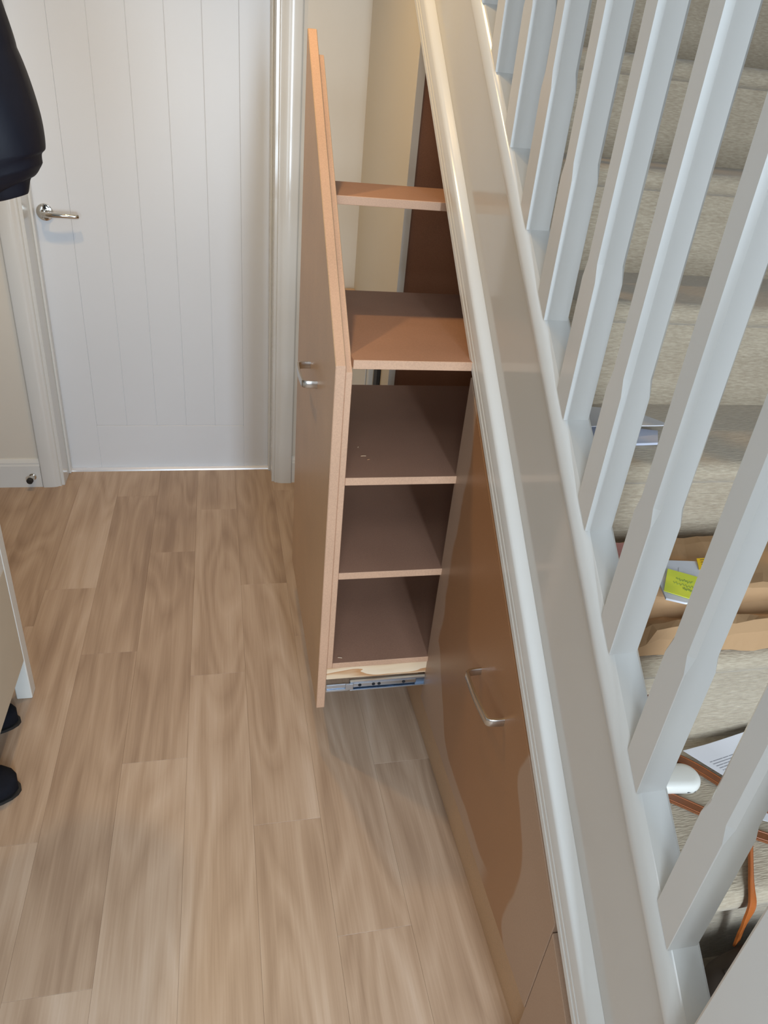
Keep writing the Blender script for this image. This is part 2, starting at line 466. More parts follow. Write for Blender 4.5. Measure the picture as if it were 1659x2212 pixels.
# front wall with the glazed door opening that lets the daylight in
bm = bmesh.new()
for a, b in ((XL, -0.69), (-0.15, 0.31), (0.49, 0.55), (1.25, XR)): bm_box(bm, a, b, YF - 0.1, YF, 0, 5.0)
for a, b in ((-0.69, -0.15), (0.31, 0.49), (0.55, 1.25)):  # leftmost opening made for the added fill light
    bm_box(bm, a, b, YF - 0.1, YF, 2.02, 5.0); bm_box(bm, a, b, YF - 0.1, YF, 0, 0.58)
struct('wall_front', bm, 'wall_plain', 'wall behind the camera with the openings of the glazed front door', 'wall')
# far wall: left of door, above door, right of door
bm = bmesh.new()
bm_box(bm, XL, -0.615, YW, YW + 0.14, 0, ZC); bm_box(bm, 0.205, XS, YW, YW + 0.14, 0, ZC); bm_box(bm, -0.615, 0.205, YW, YW + 0.14, 2.02, ZC)
struct('wall_far', bm, 'wall', 'off-white far wall around the boarded door', 'wall')
# side wall under the stairs, beyond the cupboard
struct('wall_stair_side', prism_x([(1.935, 0), (YW, 0), (YW, zn(-0.058, YW)), (1.935, zn(-0.058, 1.935))], XS, XS + 0.019), 'wall', 'cream wall under the stairs beyond the open cupboard', 'wall')
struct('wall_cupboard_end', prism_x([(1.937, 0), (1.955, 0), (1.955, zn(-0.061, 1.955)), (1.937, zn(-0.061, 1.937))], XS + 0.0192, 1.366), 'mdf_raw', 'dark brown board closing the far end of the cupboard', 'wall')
struct('ceiling', box(XL, 0.52, YF, 2.80, ZC, ZC + 0.08), 'ceiling', 'white hallway ceiling', 'ceiling')
struct('ceiling_stairwell', box(0.40, XR, YF, 4.4, 5.0, 5.08), 'ceiling', 'white ceiling high above the stairs', 'ceiling')
struct('wall_stairwell_side', box(0.52, 0.60, YF, 4.4, ZC, 5.0), 'wall_plain', 'painted wall beside the stairwell on the upper floor', 'wall')
struct('wall_stairwell_end', box(0.40, XR, 4.3, 4.4, 0, 5.0), 'wall_plain', 'painted end wall of the stairwell', 'wall')

# ---- far door
door = thing('door_1', (-0.206, YD, 0.0), 'white boarded door with chrome lever handle at the end of the hallway', 'door', kind='structure')
DX0, DX1 = -0.593, 0.183
obj('backing', box(DX0 + 0.02, DX1 - 0.02, YD + 0.012, YD + 0.036, 0.02, 1.97), 'door_white', door)
obj('stile', box(DX0, -0.479, YD, YD + 0.04, 0.008, 1.985, 0.0012), 'door_white', door)
obj('stile', box(0.081, DX1, YD, YD + 0.04, 0.008, 1.985, 0.0012), 'door_white', door)
obj('rail', box(-0.479, 0.081, YD, YD + 0.04, 0.008, 0.189, 0.0012), 'door_white', door)
obj('rail', box(-0.479, 0.081, YD, YD + 0.04, 1.87, 1.985, 0.0012), 'door_white', door)
for i in range(5):
    x0 = -0.479 + 0.112 * i
    obj('board', box(x0, x0 + 0.112, YD + 0.0006, YD + 0.02, 0.1891, 1.8699, 0.0016), 'door_white', door)
hx, hz = -0.557, 0.959
hd = obj('handle', lathe([(0.0, 0.0), (0.026, 0.0), (0.027, 0.003), (0.026, 0.008), (0.020, 0.0105), (0.012, 0.011), (0.011, 0.04), (0.0, 0.042)], (hx, YD, hz), (0, -1, 0), 36), 'chrome', door)
auto_smooth(hd); hd['label'] = 'chrome lever handle on a round rose'
lv = obj('lever', sweep(smooth_path([(hx, YD - 0.030, hz), (hx + 0.004, YD - 0.047, hz), (hx + 0.022, YD - 0.053, hz), (hx + 0.060, YD - 0.053, hz), (hx + 0.098, YD - 0.048, hz - 0.001), (hx + 0.108, YD - 0.044, hz - 0.001)], 6), circ(0.0095, 14, 0.0085)), 'chrome', hd, smooth=True)
# door lining, stops, architraves, threshold
def lining(name, x0, x1, stop0, stop1, label):
    o = struct(name, box(x0, x1, YW - 0.004, YD + 0.06, 0, 2.02, 0.001), 'gloss_white', label, 'door frame')
    obj('door_stop_bead', box(stop0, stop1, YD - 0.036, YD - 0.003, 0, 2.0, 0.003, 2), 'gloss_white', o)
lining('trim_1', -0.6145, -0.596, -0.5965, -0.588, 'white painted lining on the handle side of the far door')
lining('trim_2', 0.186, 0.2045, 0.178, 0.1865, 'white painted lining on the hinge side of the far door')
def architrave(name, xi, xo, label):
    # moulded profile: thin at the opening, thick at the outer edge
    d = 1 if xo > xi else -1
    W = abs(xo - xi)
    prof = [(0, 0.0), (0, 0.008), (0.003, 0.012), (0.010, 0.012), (0.014, 0.016), (0.022, 0.0185), (0.03, 0.020), (W - 0.006, 0.021), (W - 0.002, 0.019), (W, 0.015), (W, 0.0)]
    poly = [(xi + d * a, YW - b) for a, b in prof]
    o = struct(name, prism_z(poly, 0, 2.06), 'gloss_white', label, 'architrave')
    auto_smooth(o, 50)
architrave('trim_3', -0.606, -0.672, 'white moulded architrave left of the far door')
architrave('trim_4', 0.196, 0.265, 'glossy white architrave right of the far door')
struct('trim_5', prism_x([(YD - 0.022, 0), (YD + 0.03, 0), (YD + 0.03, 0.008), (YD - 0.008, 0.009), (YD - 0.019, 0.005)], -0.595, 0.185), 'sill', 'bright metal threshold strip below the far door', 'threshold')
def skirting(name, x0, x1, label):
    poly = [(YW, 0), (YW - 0.016, 0), (YW - 0.016, 0.088), (YW - 0.013, 0.094), (YW - 0.013, 0.100), (YW - 0.008, 0.108), (YW - 0.004, 0.113), (YW, 0.114)]
    struct(name, prism_x(poly, x0, x1), 'gloss_white', label, 'skirting')
skirting('baseboard_far', XL, -0.6725, 'white skirting board left of the far door')
skirting('baseboard_corner', 0.2655, XS - 0.0005, 'white skirting board right of the far door behind the pull-out')

ds = thing('door_stop', (-0.700, YW - 0.016, 0.046), 'small chrome door stop with black tip screwed to the skirting', 'door stop')
auto_smooth(obj('stem', lathe([(0, 0), (0.013, 0.0), (0.013, 0.005), (0.0095, 0.008), (0.0095, 0.028), (0, 0.028)], (-0.700, YW - 0.016, 0.046), (-0.15, -1, -0.05)), 'chrome', ds))
auto_smooth(obj('rubber_tip', lathe([(0, 0), (0.011, 0.0), (0.0115, 0.010), (0.009, 0.014), (0, 0.014)], (-0.7042, YW - 0.0437, 0.0446), (-0.15, -1, -0.05)), 'rubber', ds))

# small things seen below and behind the pull-out
wb = thing('wall_box', (XS, 2.235, 0.44), 'white plastic box on the cream wall seen under a shelf', 'wall box')
obj('box_body', box(XS - 0.030, XS - 0.0006, 2.095, 2.375, 0.44, 0.735, 0.006, 2), 'bench_white', wb)
obj('lid', box(XS - 0.036, XS - 0.0305, 2.103, 2.367, 0.448, 0.727, 0.002), 'bench_white', wb)
cs = thing('dark_gap_strip', (XS, 2.06, 0.30), 'black strip standing in for the dark gap beside the white wall box', 'dark strip')
obj('cover', box(XS - 0.012, XS - 0.0006, 2.036, 2.084, 0.0, 0.76, 0.003, 2), 'rubber', cs)  # solid black strip put where a dark gap shows
obj('clip', box(XS - 0.015, XS - 0.0122, 2.031, 2.089, 0.30, 0.31, 0.001), 'rubber', cs)
cb = obj('corner_batten', box(0.437, XS - 0.0008, YW - 0.045, YW - 0.0168, 0.0005, 0.787, 0.003), 'mdf', None)
tag(cb, 'short brown wooden batten standing in the corner behind the pull-out', 'batten')

# ------------------------------------------------------------------ staircase
G, RISE = 0.2265, 0.1889
Y0, Z0 = 0.889, 0.7556
st = thing('staircase', (0.49, 0.23, 0.0), 'white painted staircase with chamfered balusters and beige carpet', 'staircase')
# carpeted steps
def step_profile():
    p = [(0.0, 0.0)]
    n = 8; r = 0.019; yn = -(G + 0.022)
    for i in range(n + 1):
        a = math.pi / 2 + math.pi * i / n
        p.append((yn + r + r * math.cos(a), -r + r * math.sin(a)))
    p += [(-G - 0.004, -0.042), (-G, -0.055), (-G, -RISE), (-G + 0.022, -RISE), (-G + 0.022, -0.040), (0.0, -0.040)]
    return p
sme = None
for k in range(-4, 9):
    yc, zc = Y0 + G * k, Z0 + RISE * k
    if sme is None:
        o = obj('carpet_step', prism_x([(yc + a, zc + b) for a, b in step_profile()], 0.512, XR - 0.002), 'carpet', st)
        auto_smooth(o, 35); sme = o; base = (yc, zc)
    else:
        o = bpy.data.objects.new('carpet_step', sme.data); COL.objects.link(o); o.parent = st
        o.location = (0, yc - base[0], zc - base[1])
# string, its moulding and base rail
YN = 0.275
obj('string_board', slope_extrude([(XS, -0.058), (0.511, -0.058), (0.511, 0.206), (XS, 0.206)], YN, 3.0), 'string_shaded_white', st)
tr = obj('string_moulding', slope_extrude([(XS - 0.0002, -0.037), (0.4565, -0.037), (0.4540, -0.034), (0.4540, -0.024), (0.4556, -0.022), (0.4556, -0.019), (0.4538, -0.017), (0.4538, -0.010), (0.4552, -0.0085), (0.4552, -0.0055), (0.4535, -0.004), (0.4535, 0.017), (0.4545, 0.0205), (0.4572, 0.0235), (0.4620, 0.0268), (0.4680, 0.0305), (XS - 0.0002, 0.034)], YN, 3.0), 'gloss_white', st)
auto_smooth(tr, 28)
br = obj('base_rail', slope_extrude([(0.4640, 0.2062), (0.4622, 0.2095), (0.4620, 0.2150), (0.4632, 0.2205), (0.4662, 0.2275), (0.4705, 0.2330), (0.4760, 0.2360), (0.5085, 0.236), (0.5125, 0.233), (0.5140, 0.228), (0.5140, 0.2062)], YN, 3.0), 'gloss_white', st)
auto_smooth(br, 28)
# balusters: square foot, stop chamfer, long chamfered shaft
BX0, BX1, BW = 0.4695, 0.5085, 0.039
def baluster_bm():
    bm = bmesh.new(); h = BW / 2; c = 0.0065
    def ring(z, ch, slope=False):
        pts = [(-h + ch, -h), (h - ch, -h), (h, -h + ch), (h, h - ch), (h - ch, h), (-h + ch, h), (-h, h - ch), (-h, -h + ch)]
        return [bm.verts.new((x, y + h, z + (SL * (y + h) if slope else 0))) for x, y in pts]
    R = [ring(0.0, 0.0006, True), ring(0.190, 0.0010), ring(0.212, c), ring(0.75, c), ring(0.775, 0.001), ring(0.96, 0.0006)]
    for p, q in zip(R[:-1], R[1:]):
        for i in range(8): bm.faces.new((p[i], p[(i + 1) % 8], q[(i + 1) % 8], q[i]))
    bm.faces.new(R[0][::-1]); bm.faces.new(R[-1])
    bmesh.ops.recalc_face_normals(bm, faces=bm.faces[:])
    return bm
bme = bpy.data.meshes.new('baluster'); b_ = baluster_bm(); b_.to_mesh(bme); b_.free(); bme.materials.append(M['gloss_white'])
for k in range(12):
    yb = 0.354 + 0.1265 * k
    o = bpy.data.objects.new('baluster', bme); COL.objects.link(o); o.parent = st
    o.location = Vector(((BX0 + BX1) / 2, yb, zn(0.236, yb) - 0.0005)) - st.location
# handrail above the frame
hr = obj('handrail', slope_extrude([(0.466, 0.955), (0.512, 0.955), (0.520, 0.968), (0.520, 0.990), (0.508, 1.003), (0.470, 1.003), (0.458, 0.990), (0.458, 0.968)], YN, 1.95), 'gloss_white', st)
nw = obj('newel_post', box(0.4445, 0.5345, YN - 0.09, YN, 0, 1.34, 0.003, 2), 'gloss_white', st)
obj('newel_cap', box(0.4345, 0.5445, YN - 0.10, YN + 0.01, 1.34, 1.372, 0.008, 3), 'gloss_white', st)

# ------------------------------------------------------------------ under-stair drawers
struct('trim_6', box(XS, XS + 0.018, 0.2755, 1.936, 0.0, 0.122, 0.001), 'mdf', 'brown plinth board along the foot of the under-stair drawers', 'plinth')
NT = -0.066
struct('trim_7', prism_x([(0.2755, 0.001), (0.5186, 0.001), (0.5186, zn(NT, 0.5186)), (0.2755, zn(NT, 0.2755))], 0.4583, 0.4728, 0.001), 'closed', 'fixed brown infill panel beside the newel at the foot of the stairs', 'panel')

def bow_handle(parent, x, y0, y1, z, h=0.008, out=0.030):
    """flat steel bow handle; bar runs along y in front of a face at x"""
    pts = [(x, y0, z), (x - out * 0.55, y0 + 0.0006, z), (x - out * 0.90, y0 + 0.004, z), (x - out, y0 + 0.014, z), (x - out - 0.002, (y0 + y1) / 2, z), (x - out, y1 - 0.014, z), (x - out * 0.90, y1 - 0.004, z), (x - out * 0.55, y1 - 0.0006, z), (x, y1, z)]
    o = obj('handle', sweep(smooth_path(pts, 6), [(a, b) for a, b in ((-0.002, -h), (0.002, -h), (0.003, -h * 0.8), (0.003, h * 0.8), (0.002, h), (-0.002, h), (-0.003, h * 0.8), (-0.003, -h * 0.8))]), 'steel', parent)
    auto_smooth(o, 40); o['label'] = 'brushed steel bow handle'
    return o

XC = 0.4583        # face of the overlay drawer fronts, proud of the plinth
cd_ = thing('under_stair_drawer', (XC, 0.87, 0.125), 'closed brown under-stair drawer with half-varnished front, nearest the newel', 'drawer')
fr = obj('front_panel', prism_x([(0.5199, 0.1248), (1.2238, 0.1248), (1.2238, 0.9531), (0.5199, 0.3659)], XC, XC + 0.0145, 0.0012), 'closed', cd_)
bow_handle(fr, XC, 0.8023, 0.9283, 0.4862)
obj('carcass_side', prism_x([(1.192, 0.14), (1.204, 0.14), (1.204, 0.89), (1.192, 0.88)], XC + 0.0150, 1.07), 'mdf_raw', cd_)

po = thing('pull_out_cabinet', (0.32, 1.50, 0.126), 'tall brown pull-out cabinet with open shelves, drawn out from under the stairs', 'cabinet')
XF = 0.1986
fp = obj('front_panel', prism_x([(1.2151, 0.1258), (1.8411, 0.1258), (1.8411, 1.5027), (1.8314, 1.5027), (1.2151, 0.9717)], XF, XF + 0.0194, 0.0014), 'mdf', po)
edge_faces(fp, 'mdf_edge_lit')
bow_handle(fp, XF, 1.4457, 1.5698, 0.8496)
edge_faces(obj('inner_panel', prism_x([(1.2156, 0.2488), (1.8043, 0.2488), (1.8043, 1.4562), (1.7951, 1.4562), (1.2156, 0.9601)], XF + 0.0196, XF + 0.0318, 0.001), 'mdf', po), 'mdf_edge_lit')
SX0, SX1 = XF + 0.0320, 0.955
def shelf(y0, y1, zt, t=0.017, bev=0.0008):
    o = obj('shelf', box(SX0, SX1, y0, y1, zt - t, zt, bev), 'mdf_shelf_shaded', po)
    edge_faces(o, 'mdf_edge_lit')
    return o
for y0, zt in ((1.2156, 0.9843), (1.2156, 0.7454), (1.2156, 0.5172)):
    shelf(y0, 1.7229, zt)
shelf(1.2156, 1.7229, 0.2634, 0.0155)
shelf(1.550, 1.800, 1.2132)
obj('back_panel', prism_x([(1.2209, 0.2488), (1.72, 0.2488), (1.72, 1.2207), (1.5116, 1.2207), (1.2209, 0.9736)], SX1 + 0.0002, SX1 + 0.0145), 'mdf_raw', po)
for y0 in (1.2185, 1.6861):
    obj('pine_batten', box(XF + 0.0196, SX1, y0, y0 + 0.035, 0.2115, 0.2477, 0.001), 'pine', po)
# telescopic slide
sd = obj('drawer_slide', box(0.2742, 0.969, 1.218, 1.22, 0.1805, 0.2067), 'zinc_shaded', po)
sd['label'] = 'zinc drawer slide'
for a, b in ((0.1791, 0.1829), (0.2038, 0.2076)):
    obj('lip', box(0.2742, 0.969, 1.2083, 1.22, a, b, 0.0012, 2), 'zinc', sd)
obj('inner_runner', box(XF + 0.0199, 0.436, 1.2117, 1.2175, 0.1863, 0.2004, 0.002, 2), 'zinc', sd)
obj('runner_flange', box(XF + 0.0196, 0.2723, 1.2093, 1.2195, 0.1795, 0.1863, 0.0015, 2), 'zinc', sd)
obj('stop_clip', box(0.2636, 0.2829, 1.2076, 1.2112, 0.1829, 0.2028, 0.0015, 2), 'zinc', sd)
for x0 in (0.2985, 0.3314, 0.345, 0.405):  # flat dark discs painted in place of open slots
    bmh = lathe([(0, 0), (0.004, 0), (0.004, 0.0008), (0, 0.0008)], (x0, 1.2117, 0.1934), (0, -1, 0), 14)
    obj('slot_disc', bmh, 'slot_shade', sd)
# crumbs of sawdust left on the shelves
for i, (x, y, z, l, a) in enumerate(((0.2829, 1.3101, 0.7454, 0.011, 0.05), (0.2907, 1.2936, 0.7454, 0.005, 0.3), (0.2791, 1.3527, 0.7454, 0.004, 1.2), (0.25, 1.2326, 0.2634, 0.01, -0.3))):
    dx, dy = l / 2 * math.cos(a), l / 2 * math.sin(a)
    bmc = sweep([(x - dx, y - dy, z + 0.0008), (x, y, z + 0.0012), (x + dx, y + dy, z + 0.0008)], circ(0.0007, 6))
    lab = ('long curl of pale sawdust on the third shelf of the pull-out', 'short crumb of sawdust nearest the long curl on the third shelf', 'speck of sawdust farthest back on the third shelf', 'curl of pale sawdust on the bottom shelf of the pull-out')[i]
    tag(obj('wood_shaving', bmc, 'pine', None), lab, 'wood shaving', 'sawdust on the shelves')

# ------------------------------------------------------------------ left side: hall bench, slippers, jacket
bn = thing('hall_bench', (-0.69, 1.0, 0.0), 'white hall bench with beige panel at the left edge', 'bench')
BY0, BY1 = 0.52, 1.487
for xx in (-0.527, -0.88):
    for yy in (BY0, BY1 - 0.036):
        obj('leg', box(xx, xx + 0.037, yy, yy + 0.036, 0.0, 0.64, 0.002), 'bench_white', bn)
obj('front_panel', box(-0.5050, -0.4905, BY0 + 0.02, BY1 - 0.0375, 0.128, 0.402, 0.001), 'bench_beige', bn)
obj('top_rail', box(-0.527, -0.4905, BY0 + 0.037, BY1 - 0.0375, 0.403, 0.64, 0.001), 'bench_white', bn)
obj('end_panel', box(-0.842, -0.528, BY1 - 0.03, BY1 - 0.012, 0.128, 0.64, 0.001), 'bench_white', bn)
obj('seat', box(-0.895, -0.480, BY0 - 0.01, BY1 + 0.01, 0.6405, 0.670, 0.004, 2), 'bench_white', bn)

def slipper(xt, yc, wdt, lab):
    """rounded toe at xt, body running towards -x"""
    L = 0.27; secs = []
    bm = bmesh.new(); rings = []
    prof = [(0.0, 0.02, 0.30), (0.006, 0.42, 0.5), (0.018, 0.68, 0.66), (0.04, 0.88, 0.84), (0.075, 1.0, 1.0), (0.12, 0.98, 1.05), (0.17, 0.86, 0.9), (0.23, 0.80, 0.75), (0.26, 0.62, 0.6), (L, 0.05, 0.3)]
    for d, wv, hv in prof:
        ring = []
        for i in range(16):
            a = 2 * math.pi * i / 16
            zz = 0.029 + 0.026 * math.sin(a) * hv if math.sin(a) > 0 else 0.029 + 0.027 * math.sin(a)
            ring.append(bm.verts.new((xt - d, yc + wdt / 2 * wv * math.cos(a) * (1.0 if abs(math.sin(a)) < 0.9 else 0.9), max(0.002, zz))))
        rings.append(ring)
    for p, q in zip(rings[:-1], rings[1:]):
        for i in range(16): bm.faces.new((p[i], p[(i + 1) % 16], q[(i + 1) % 16], q[i]))
    bm.faces.new(rings[0][::-1]); bm.faces.new(rings[-1])
    bmesh.ops.recalc_face_normals(bm, faces=bm.faces[:])
    t = thing('slipper', (xt - L / 2, yc, 0.0), lab, 'slipper', 'black slippers under the bench')
    obj('upper', bm, 'felt', t, smooth=True)
    outline = [(xt + 0.003 - L / 2 + (L / 2 + 0.002) * math.cos(a), yc + (wdt / 2) * math.sin(a)) for a in [2 * math.pi * i / 28 for i in range(28)]]
    obj('sole', prism_z(outline, 0.0, 0.008), 'rubber', t)
slipper(-0.505, 1.372, 0.095, 'black slipper whose toe shows just beside the bench leg')
slipper(-0.462, 1.168, 0.108, 'black slipper sticking out farthest from under the bench, nearest the camera')

jk = thing('puffer_jacket', (-0.55, 1.22, 0.85), 'black quilted puffer jacket hanging at the upper left', 'jacket')
def quilted_tube(path, rads, n=26, bulge=0.10, pitch=0.085):
    P = smooth_path(path, 16); rings = []; bm = bmesh.new(); L = 0
    tot = sum((P[i + 1] - P[i]).length for i in range(len(P) - 1))
    for i, p in enumerate(P):
        if i: L += (P[i] - P[i - 1]).length
        t = (P[min(i + 1, len(P) - 1)] - P[max(i - 1, 0)]).normalized()
        s = t.cross(Vector((0, 1, 0))).normalized(); u = s.cross(t).normalized()
        f = i / 16; j = min(int(f), len(rads) - 2); f -= j
        r = rads[j] * (1 - f) + rads[j + 1] * f
        r *= 1 - bulge + bulge * 1.4 * abs(math.sin(math.pi * L / pitch)) ** 0.6
        rings.append([bm.verts.new(p + (s * math.cos(2 * math.pi * k / n) + u * math.sin(2 * math.pi * k / n) * 0.85) * r * (1 + 0.03 * math.sin(5 * k + 3 * L / pitch))) for k in range(n)])
    for p, q in zip(rings[:-1], rings[1:]):
        for k in range(n): bm.faces.new((p[k], p[(k + 1) % n], q[(k + 1) % n], q[k]))
    bm.faces.new(rings[0][::-1]); bm.faces.new(rings[-1])
    bmesh.ops.recalc_face_normals(bm, faces=bm.faces[:])
    return bm
obj('sleeve', quilted_tube([(-0.60, 1.28, 1.82), (-0.51, 1.33, 1.72), (-0.445, 1.37, 1.58), (-0.412, 1.395, 1.47), (-0.388, 1.40, 1.38), (-0.368, 1.40, 1.30), (-0.360, 1.40, 1.25), (-0.352, 1.40, 1.225), (-0.346, 1.40, 1.207), (-0.342, 1.40, 1.200)], [0.095, 0.108, 0.108, 0.098, 0.096, 0.094, 0.089, 0.078, 0.050, 0.012], bulge=0.03, pitch=0.17), 'jacket', jk, smooth=True)
obj('cuff', quilted_tube([(-0.342, 1.40, 1.212), (-0.336, 1.40, 1.192)], [0.042, 0.026], bulge=0.0), 'jacket', jk, smooth=True)
obj('body', quilted_tube([(-0.70, 1.20, 1.76), (-0.75, 1.18, 1.55), (-0.765, 1.16, 1.25), (-0.765, 1.16, 0.92)], [0.085, 0.118, 0.122, 0.120]), 'jacket', jk, smooth=True)
obj('collar', quilted_tube([(-0.71, 1.21, 1.76), (-0.73, 1.21, 1.83)], [0.072, 0.062], bulge=0.03), 'jacket', jk, smooth=True)

# ------------------------------------------------------------------ things left on the stairs
def tz(k): return Z0 + RISE * k

def sheet(corners, z, t, nx=14, ny=10, lift=None):
    """thin sheet over a quad of (x, y) corners, thickness t, optional lift(u, v); has UVs"""
    bm = bmesh.new(); uvl = bm.loops.layers.uv.new('UVMap')
    c = [Vector((x, y, 0)) for x, y in corners]
    def pt(u, v, dz):
        p = c[0] * (1 - u) * (1 - v) + c[1] * u * (1 - v) + c[2] * u * v + c[3] * (1 - u) * v
        p.z = z + dz + (lift(u, v) if lift else 0)
        return p
    top = [[bm.verts.new(pt(i / nx, j / ny, t)) for i in range(nx + 1)] for j in range(ny + 1)]
    bot = [[bm.verts.new(pt(i / nx, j / ny, 0)) for i in range(nx + 1)] for j in range(ny + 1)]
    for j in range(ny):
        for i in range(nx):
            f = bm.faces.new((top[j][i], top[j][i + 1], top[j + 1][i + 1], top[j + 1][i]))
            for lp, (a, b) in zip(f.loops, ((i, j), (i + 1, j), (i + 1, j + 1), (i, j + 1))): lp[uvl].uv = (a / nx, b / ny)
            bm.faces.new((bot[j][i], bot[j + 1][i], bot[j + 1][i + 1], bot[j][i + 1]))
    for i in range(nx):
        bm.faces.new((top[0][i], bot[0][i], bot[0][i + 1], top[0][i + 1])); bm.faces.new((top[ny][i + 1], bot[ny][i + 1], bot[ny][i], top[ny][i]))
    for j in range(ny):
        bm.faces.new((top[j + 1][0], bot[j + 1][0], bot[j][0], top[j][0])); bm.faces.new((top[j][nx], bot[j][nx], bot[j + 1][nx], top[j + 1][nx]))
    bmesh.ops.recalc_face_normals(bm, faces=bm.faces[:])
    return bm

# folded letters
lt = thing('folded_letters', (0.64, 1.0, tz(1)), 'folded white letters on the carpeted step above the paper bag', 'papers')
obj('lower_sheets', sheet([(0.530, 0.944), (0.688, 0.938), (0.715, 0.985), (0.530, 1.060)], tz(1) + 0.0006, 0.004, lift=lambda u, v: 0.003 * math.sin(3 * u + 1) ** 2), 'paper_shaded', lt)
obj('upper_sheet', sheet([(0.530, 0.962), (0.732, 0.980), (0.704, 1.072), (0.530, 1.082)], tz(1) + 0.0095, 0.0015, lift=lambda u, v: 0.010 * (1 - v) + 0.002 * math.sin(5 * u)), 'paper', lt)

# brown paper bag, crumpled and folded flat
bag = thing('paper_bag', (0.74, 0.78, tz(0)), 'crumpled brown paper bag lying on the carpeted step', 'paper bag')
rng = random.Random(3)
def bag_bm(x0, x1, rows, amp, seed, t=0.004):
    """rows: list of (y, z) forming a folded surface, noise crumples it"""
    rr = random.Random(seed); bm = bmesh.new(); nx = 26
    hum = [rr.uniform(-1, 1) for _ in range(200)]
    grid = []
    for j, (y, z) in enumerate(rows):
        row = []
        for i in range(nx + 1):
            u = i / nx; x = x0 + (x1 - x0) * u
            s = math.sin(7 * u + j * 1.3 + seed) * 0.5 + math.sin(17 * u - j * 2.1) * 0.3 + hum[(i * 7 + j * 13) % 200] * 0.35
            edge = min(1.0, 6 * min(u, 1 - u) + 0.25)
            row.append(bm.verts.new((x + 0.003 * hum[(i + j * 5) % 200], y + amp * 0.8 * s, max(tz(0) + 0.0015, z * edge + tz(0) * (1 - edge) + amp * s))))
        grid.append(row)
    for j in range(len(rows) - 1):
        for i in range(nx): bm.faces.new((grid[j][i], grid[j][i + 1], grid[j + 1][i + 1], grid[j + 1][i]))
    bmesh.ops.recalc_face_normals(bm, faces=bm.faces[:])
    bmesh.ops.solidify(bm, geom=bm.faces[:], thickness=0.001)
    return bm
z0 = tz(0)
rows = [(0.700, z0 + 0.002), (0.655, z0 + 0.003), (0.648, z0 + 0.010), (0.652, z0 + 0.036), (0.662, z0 + 0.047), (0.676, z0 + 0.046), (0.690, z0 + 0.034), (0.702, z0 + 0.028), (0.712, z0 + 0.040), (0.716, z0 + 0.060), (0.724, z0 + 0.066), (0.75, z0 + 0.069), (0.79, z0 + 0.070), (0.83, z0 + 0.070), (0.850, z0 + 0.066), (0.868, z0 + 0.040), (0.874, z0 + 0.010), (0.84, z0 + 0.003)]
obj('bag_body', bag_bm(0.525, 0.965, rows, 0.0035, 5), 'kraft', bag)

card = thing('white_envelope', (0.63, 0.72, z0 + 0.078), 'white envelope lying on the brown paper bag', 'envelope')
env = prism_z([(0.589, 0.684), (0.612, 0.672), (0.628, 0.671), (0.690, 0.728), (0.697, 0.748), (0.688, 0.766), (0.634, 0.773), (0.600, 0.722)], z0 + 0.0775, z0 + 0.0805)
obj('envelope_body', env, 'paper', card)
obj('flap', prism_z([(0.612, 0.695), (0.640, 0.690), (0.676, 0.728), (0.650, 0.752)], z0 + 0.0806, z0 + 0.0812), 'paper', card)
note = thing('sticky_note', (0.628, 0.71, z0 + 0.082), 'bright yellow sticky note with handwriting, stuck on the white envelope', 'sticky note')
NQ = [(0.593, 0.698), (0.627, 0.673), (0.665, 0.720), (0.627, 0.746)]
nlift = lambda u, v: 0.0004 + 0.002 * v
obj('note_sheet', sheet(NQ, z0 + 0.0815, 0.0006, 6, 6, nlift), 'postit', note)
def on_note(u, v):
    c = [Vector((x, y, 0)) for x, y in NQ]
    p = c[0] * (1 - u) * (1 - v) + c[1] * u * (1 - v) + c[2] * u * v + c[3] * (1 - u) * v
    p.z = z0 + 0.0815 + 0.0008 + nlift(u, v); return p
for row, (v, a0, a1) in enumerate(((0.66, 0.30, 0.80), (0.47, 0.22, 0.85), (0.33, 0.55, 0.90))):
    pth = [on_note(a0 + (a1 - a0) * i / 30, v + 0.050 * math.sin(i * 1.35 + row) + 0.02 * math.sin(i * 0.5)) for i in range(31)]
    obj('handwriting', sweep(pth, circ(0.0004, 5)), 'ink', note)
tg = thing('swing_tag', (0.70, 0.756, z0 + 0.081), 'small orange-yellow tag with dark print at the corner of the white envelope', 'tag')
obj('tag_card', sheet([(0.678, 0.743), (0.714, 0.742), (0.728, 0.768), (0.689, 0.768)], z0 + 0.0815, 0.0008, 6, 5, lambda u, v: 0.002 * v), 'tag', tg)
for v in (0.45, 0.65, 0.85):
    yv = 0.742 + 0.026 * v
    obj('print_line', sweep([(0.684 + 0.01 * v, yv, z0 + 0.0824 + 0.002 * v), (0.700, yv, z0 + 0.0824 + 0.002 * v), (0.716, yv, z0 + 0.0824 + 0.002 * v)], circ(0.0005, 5)), 'leather_dark', tg)
pk = obj('pink_slip', sheet([(0.552, 0.758), (0.572, 0.752), (0.612, 0.815), (0.577, 0.822)], z0 + 0.0775, 0.0012, 6, 5, lambda u, v: 0.003 * u + 0.003 * v), 'pink')
tag(pk, 'pale pink slip of paper lying on the back of the brown bag', 'paper slip')

